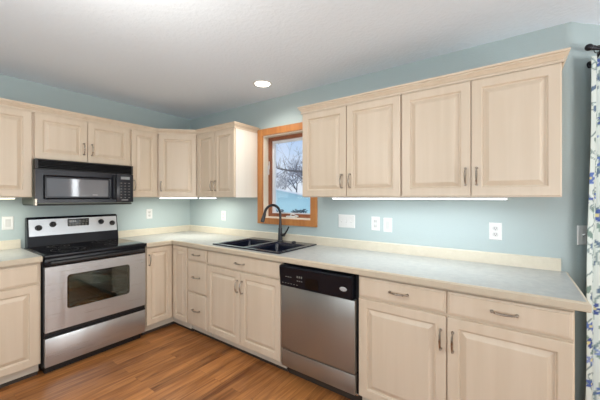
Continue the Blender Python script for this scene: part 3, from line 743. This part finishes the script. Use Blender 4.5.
t = plate('outlet', 'white duplex outlet on the wall below the farthest right cabinet', 'outlet', (3.394, 0, 1.130), 0, 0.072); duplex(t)
t = plate('outlet', 'white outlet between the corner and the kitchen window', 'outlet', (0.678, 0, 1.135), 0, 0.074); duplex(t)
t = plate('outlet', 'white outlet on the left wall between range and corner', 'outlet', (0, -0.545, 1.160), PI / 2, 0.072); duplex(t)
t = plate('light_switch', 'white switch plate on the left wall beside the range', 'switch', (0, -1.750, 1.136), PI / 2, 0.072); rocker(t)
S = P0 + D * 0.047
t = plate('light_switch', 'white switch plate on the angled wall half beside the curtain', 'switch', (S.x, S.y, 1.132), ang, 0.070); toggle(t, 0.0)

# ------------------------------------------------------------------ recessed ceiling light
t = thing('recessed_ceiling_light', 'round recessed ceiling light in front of the window', 'light', (1.641, -0.36, CZ))
bm = BM(); n = 40
R = [[bm.verts.new((r * math.cos(2 * PI * k / n), r * math.sin(2 * PI * k / n), z)) for k in range(n)] for r, z in ((0.088, -0.0005), (0.086, -0.004), (0.072, -0.006), (0.068, -0.003), (0.068, -0.0005))]
for a, b in zip(R, R[1:] + R[:1]):
    for k in range(n): bm.faces.new((a[k], a[(k + 1) % n], b[(k + 1) % n], b[k]))
obj('trim_ring', bm, 'white', t, smooth=True)
obj('lens', cyl(BM(), (0, 0, -0.0035), (0, 0, -0.0008), 0.068, 0.068, 40), 'lamp', t)
l = bpy.data.lights.new('recessed_lamp', 'SPOT'); l.energy = 25; l.spot_size = math.radians(150); l.spot_blend = 0.8; l.shadow_soft_size = 0.06; l.color = (1.0, 0.94, 0.84)
lo = bpy.data.objects.new('recessed_lamp', l); C.objects.link(lo); lo.parent = t; lo.location = (0, 0, -0.012)

# ------------------------------------------------------------------ curtain
import colorsys
CS0, CS1, COFF = 0.004, 0.60, 0.075
CURT_TOP, CURT_BOT = 2.150, 0.02
def curtain():
    t = thing('curtain', 'white curtain with blue flowers and grey-green vines at the right edge', 'curtain')
    NU, NV = 150, 330
    # motif layout in flat cloth coordinates (u across cloth, v up), cloth is fuller than its span
    cloth_w = 1.25; H = CURT_TOP - CURT_BOT
    rnd = random.Random(11)
    vines = []
    for i in range(15):
        u0 = 0.02 + i * 0.088; ph = rnd.random() * 6.28
        vines.append((u0, 0.032, 0.26, ph))
    flowers = []; leaves = []; curls = []
    for (u0, A, P, ph) in vines:
        v = rnd.random() * 0.12
        while v < H:
            cu = u0 + A * math.sin(2 * PI * v / P + ph)
            side = rnd.choice((-1, 1))
            if rnd.random() < 0.50: flowers.append((cu + side * 0.022, v, rnd.uniform(0.026, 0.042), rnd.choice(((84, 104, 168), (98, 122, 182), (76, 92, 150), (132, 150, 198)))))
            curls.append((cu + rnd.choice((-1, 1)) * 0.028, v + 0.04, rnd.uniform(0.016, 0.026)))
            for q in range(2):
                s2 = rnd.choice((-1, 1)); leaves.append((cu + s2 * rnd.uniform(0.012, 0.03), v + rnd.uniform(-0.05, 0.05), rnd.uniform(0.8, 2.3) * s2, rnd.uniform(0.018, 0.032)))
            v += rnd.uniform(0.085, 0.15)
    bg = lin((216, 224, 219)); vine_c = lin((138, 156, 156)); leaf_c = (lin((128, 150, 142)), lin((104, 124, 146)))
    def color(u, v):
        for fu, fv, fr, fc in flowers:
            du, dv = u - fu, v - fv
            if abs(du) < fr and abs(dv) < fr:
                rr = math.hypot(du, dv); a = math.atan2(dv, du)
                if rr < fr * 0.26: return lin((216, 206, 150))
                if rr < fr * (0.70 + 0.30 * math.cos(5 * a)): return lin(fc)
        for q, (lu, lv, la, ll) in enumerate(leaves):
            du, dv = u - lu, v - lv
            if abs(du) < ll and abs(dv) < ll:
                x = du * math.cos(la) + dv * math.sin(la); y = -du * math.sin(la) + dv * math.cos(la)
                if (x / ll) ** 2 + (y / (ll * 0.36)) ** 2 < 1: return leaf_c[q % 2]
        for cu, cv, cr in curls:
            du, dv = u - cu, v - cv
            if abs(du) < cr + .004 and abs(dv) < cr + .004 and abs(math.hypot(du, dv) - cr) < 0.003 and not (du > 0 and dv < -cr * 0.3): return vine_c
        for (u0, A, P, ph) in vines:
            if abs(u - u0 - A * math.sin(2 * PI * v / P + ph)) < 0.0040: return vine_c
        return bg
    # only the strip near the frame needs the fine pattern, so the mesh is denser there
    us = [(i / NU) ** 1.25 for i in range(NU + 1)]
    vsx = [j / NV for j in range(NV + 1)]
    bm = BM(); lay = bm.verts.layers.float_color.new('pattern')
    G_ = []
    for u in us:
        col = []
        for v in vsx:
            s = CS0 + u * (CS1 - CS0) - 0.055 * (1 - v) * (1 - u)
            ph = 2 * PI * u * 7.0
            amp = 0.020 + 0.010 * (1 - v)
            off = COFF + amp * math.sin(ph + 0.4) + 0.004 * math.sin(3.1 * v * PI + u * 9)
            s += 0.010 * math.sin(2 * ph)
            p = P0 + D * s + NB * off
            vt = bm.verts.new((p.x, p.y, CURT_BOT + v * H))
            vt[lay] = color(u * cloth_w, v * H); col.append(vt)
        G_.append(col)
    for i in range(NU):
        for j in range(NV): bm.faces.new((G_[i][j], G_[i + 1][j], G_[i + 1][j + 1], G_[i][j + 1]))
    m, n, l, b = new_mat('floral_curtain_cloth')
    at = n.new('ShaderNodeAttribute'); at.attribute_name = 'pattern'; l.new(at.outputs['Color'], b.inputs['Base Color'])
    b.inputs['Roughness'].default_value = 0.9; b.inputs['Specular IOR Level'].default_value = 0.1
    o = obj('cloth', bm, m, t, smooth=True)
    sm = o.modifiers.new('thick', 'SOLIDIFY'); sm.thickness = 0.002
    return t
curtain()
t = thing('curtain_rod', 'dark curtain rod with ball finial high on the angled wall', 'curtain rod')
RZ = 2.203
def WP(s, off, z): p = P0 + D * s + NB * off; return (p.x, p.y, z)
obj('rod', tube(BM(), [WP(0.02, COFF, RZ), WP(1.5, COFF, RZ)], 0.0105, 14), 'rod', t, smooth=True)
bm = BM(); ball(bm, WP(-0.004, COFF, RZ), 0.019, n=18); cyl(bm, WP(0.006, COFF, RZ), WP(0.030, COFF, RZ), 0.014, 0.014, 16)
obj('finial', bm, 'rod', t, smooth=True)
bm = BM(); tube(bm, [WP(0.100, 0.004, RZ - 0.060), WP(0.100, 0.04, RZ - 0.03), WP(0.080, COFF, RZ - 0.016)], 0.007, 10)
cyl(bm, WP(0.100, 0.0005, RZ - 0.060), WP(0.100, 0.006, RZ - 0.060), 0.020, 0.020, 18); tube(bm, [WP(0.080, COFF - 0.012, RZ - 0.016), WP(0.080, COFF, RZ - 0.014), WP(0.080, COFF + 0.014, RZ + 0.002)], 0.005, 8)
obj('bracket', bm, 'rod', t, smooth=True)
for i, s in enumerate([0.055 + 0.085 * k for k in range(7)]):
    bm = BM(); tube(bm, [WP(s, COFF + 0.017 * math.cos(2 * PI * k / 16), RZ - 0.006 + 0.019 * math.sin(2 * PI * k / 16)) for k in range(17)], 0.0022, 6)
    tube(bm, [WP(s, COFF, RZ - 0.024), WP(s, COFF, CURT_TOP - 0.004)], 0.002, 6)
    obj('ring', bm, 'rod', t, smooth=True)

# ------------------------------------------------------------------ outdoors
g = BM(); N = 40
V = [[None] * (N + 1) for _ in range(N + 1)]
for i in range(N + 1):
    for jx in range(N + 1):
        x = -40 + 60 * i / N; y = 0.4 + 45 * jx / N
        z = -0.55 + 0.35 * noise.noise((x * 0.15, y * 0.15, 0)) + max(0, y - 14) * 0.09
        V[i][jx] = g.verts.new((x, y, z))
for i in range(N):
    for jx in range(N): g.faces.new((V[i][jx], V[i + 1][jx], V[i + 1][jx + 1], V[i][jx + 1]))
gs = obj('ground_snow', g, 'snow', smooth=True); gs['kind'] = 'structure'
# neighbour's house: gable end towards the kitchen
t = thing('neighbor_house', 'pale blue house with snowy roof seen low through the window', 'house', (-6.9, 11.0, -0.8), math.radians(32))
bm = BM(); hw = 2.6; wl_, pk = 1.85, 2.62
f = [(-hw, wl_), (-hw, 0), (hw, 0), (hw, wl_), (-0.9, pk)]
a = [bm.verts.new((x, 0, z)) for x, z in f]; b = [bm.verts.new((x, 5.0, z)) for x, z in f]
bm.faces.new(a); bm.faces.new(b[::-1])
for k in range(5): bm.faces.new((a[k], a[(k + 1) % 5], b[(k + 1) % 5], b[k]))
obj('wall', bm, 'siding', t)
bm = BM(); th = 0.10
for (xa, za, xb, zb) in ((-hw - 0.2, wl_ - 0.09, -0.9, pk), (-0.9, pk, hw + 0.25, wl_ - 0.055)):
    q = [(xa, za), (xb, zb), (xb, zb + th), (xa, za + th)]
    a = [bm.verts.new((x, -0.25, z + 0.01)) for x, z in q]; b = [bm.verts.new((x, 5.2, z + 0.01)) for x, z in q]
    bm.faces.new(a); bm.faces.new(b[::-1])
    for k in range(4): bm.faces.new((a[k], a[(k + 1) % 4], b[(k + 1) % 4], b[k]))
obj('roof', bm, 'roof_snow', t)
def tree(label, loc, h, seed, thick, first, spread, depth=5, minr=0.004):
    rnd = random.Random(seed)
    t = thing('bare_tree', label, 'tree', loc, 0)
    tr = BM(); tw = BM()
    def grow(p, d, L, r, lev):
        n = 4; pts = [p]; rad = [r]; q = p.copy(); dd = d.copy()
        for i in range(n):
            dd = (dd + Vector((rnd.uniform(-1, 1), rnd.uniform(-1, 1), rnd.uniform(-0.5, 0.9))) * 0.16).normalized()
            q = q + dd * (L / n); pts.append(q.copy()); rad.append(r * (1 - 0.45 * (i + 1) / n))
        tube(tr if lev < 2 else tw, pts, rad, 6 if lev < 2 else 4)
        if lev >= depth: return
        for c in range(rnd.choice((3, 4)) if lev else first):
            i = rnd.choice((2, 3, 4)) if lev else rnd.choice((2, 3, 3, 4, 4))
            ax = Vector((rnd.uniform(-1, 1), rnd.uniform(-1, 1), rnd.uniform(-0.2, 0.5))).normalized()
            nd = (dd * (1 - spread) + ax * spread).normalized()
            grow(pts[i], nd, L * rnd.uniform(0.5, 0.75), max(minr, rad[i] * 0.62), lev + 1)
    grow(Vector((0, 0, 0)), Vector((0, 0, 1)), h * 0.42, thick, 0)
    obj('trunk', tr, 'bark', t); obj('twigs', tw, 'twig', t)
    return t
ft = tree('bare tree nearest the window, its dark branch crossing the view', (-2.25, 6.4, -0.7), 5.4, 5, 0.085, 4, 0.55, 4)
bm = BM(); rnd = random.Random(9)
main = [Vector((0.0, 0.0, 2.75)), Vector((-0.35, 0.0, 2.98)), Vector((-0.75, 0.05, 3.02)), Vector((-1.15, 0.0, 3.08)), Vector((-1.55, -0.05, 3.16)), Vector((-1.8, 0.0, 3.32)), Vector((-2.1, 0.0, 3.40))]
tube(bm, main, [0.05, 0.042, 0.036, 0.032, 0.026, 0.018, 0.008], 6)
for i in range(1, 7):
    for k in range(4):
        p = main[i] + Vector((rnd.uniform(-0.1, 0.1), 0, 0)); q = p + Vector((rnd.uniform(-0.5, 0.3), rnd.uniform(-0.2, 0.2), rnd.choice((-1, 1, 1)) * rnd.uniform(0.2, 0.6)))
        tube(bm, [p, (p + q) / 2 + Vector((rnd.uniform(-0.08, 0.08), 0, rnd.uniform(-0.05, 0.08))), q], [0.014, 0.010, 0.004], 5)
obj('branch', bm, 'bark', ft)
tree('bare frosted tree left of the snowy roof, in the distance', (-12.7, 17.0, -0.4), 5.4, 21, 0.09, 8, 0.55, 4, 0.011)
tree('bare frosted tree behind the snowy roof, in the distance', (-15.6, 23.5, 0.1), 6.4, 33, 0.10, 8, 0.55, 4, 0.013)
tree('bare frosted tree in the distance at the right of the window view', (-11.2, 19.5, -0.1), 5.6, 8, 0.10, 8, 0.55, 4, 0.012)
for i, (x, y, s) in enumerate(((-5.15, 7.9, 0.46), (-4.0, 8.0, 0.46), (-2.85, 7.9, 0.46))):
    bm = BM(); rnd = random.Random(40 + i)
    for k in range(420):
        a = rnd.uniform(0, 2 * PI); hgt = rnd.random(); rr = s * (1.0 - 0.45 * hgt) * math.sqrt(rnd.random())
        p = Vector((rr * math.cos(a) * 1.1, rr * math.sin(a), hgt * 1.22 + 0.02))
        tip = p + Vector((math.cos(a) * 0.13, math.sin(a) * 0.13, rnd.uniform(0.02, 0.08)))
        tube(bm, [p, (p + tip) / 2 + Vector((0, 0, 0.01)), tip], [0.02, 0.024, 0.004], 4)
    tube(bm, [(0, 0, -0.25), (0, 0, 0.9)], [0.03, 0.01], 6)
    tag(obj('shrub', bm, 'evergreen', loc=(x, y, -0.45)), ('leftmost', 'middle', 'rightmost')[i] + ' dark shrub of the row at the bottom of the window view', 'shrub', 'shrubs outside the window')
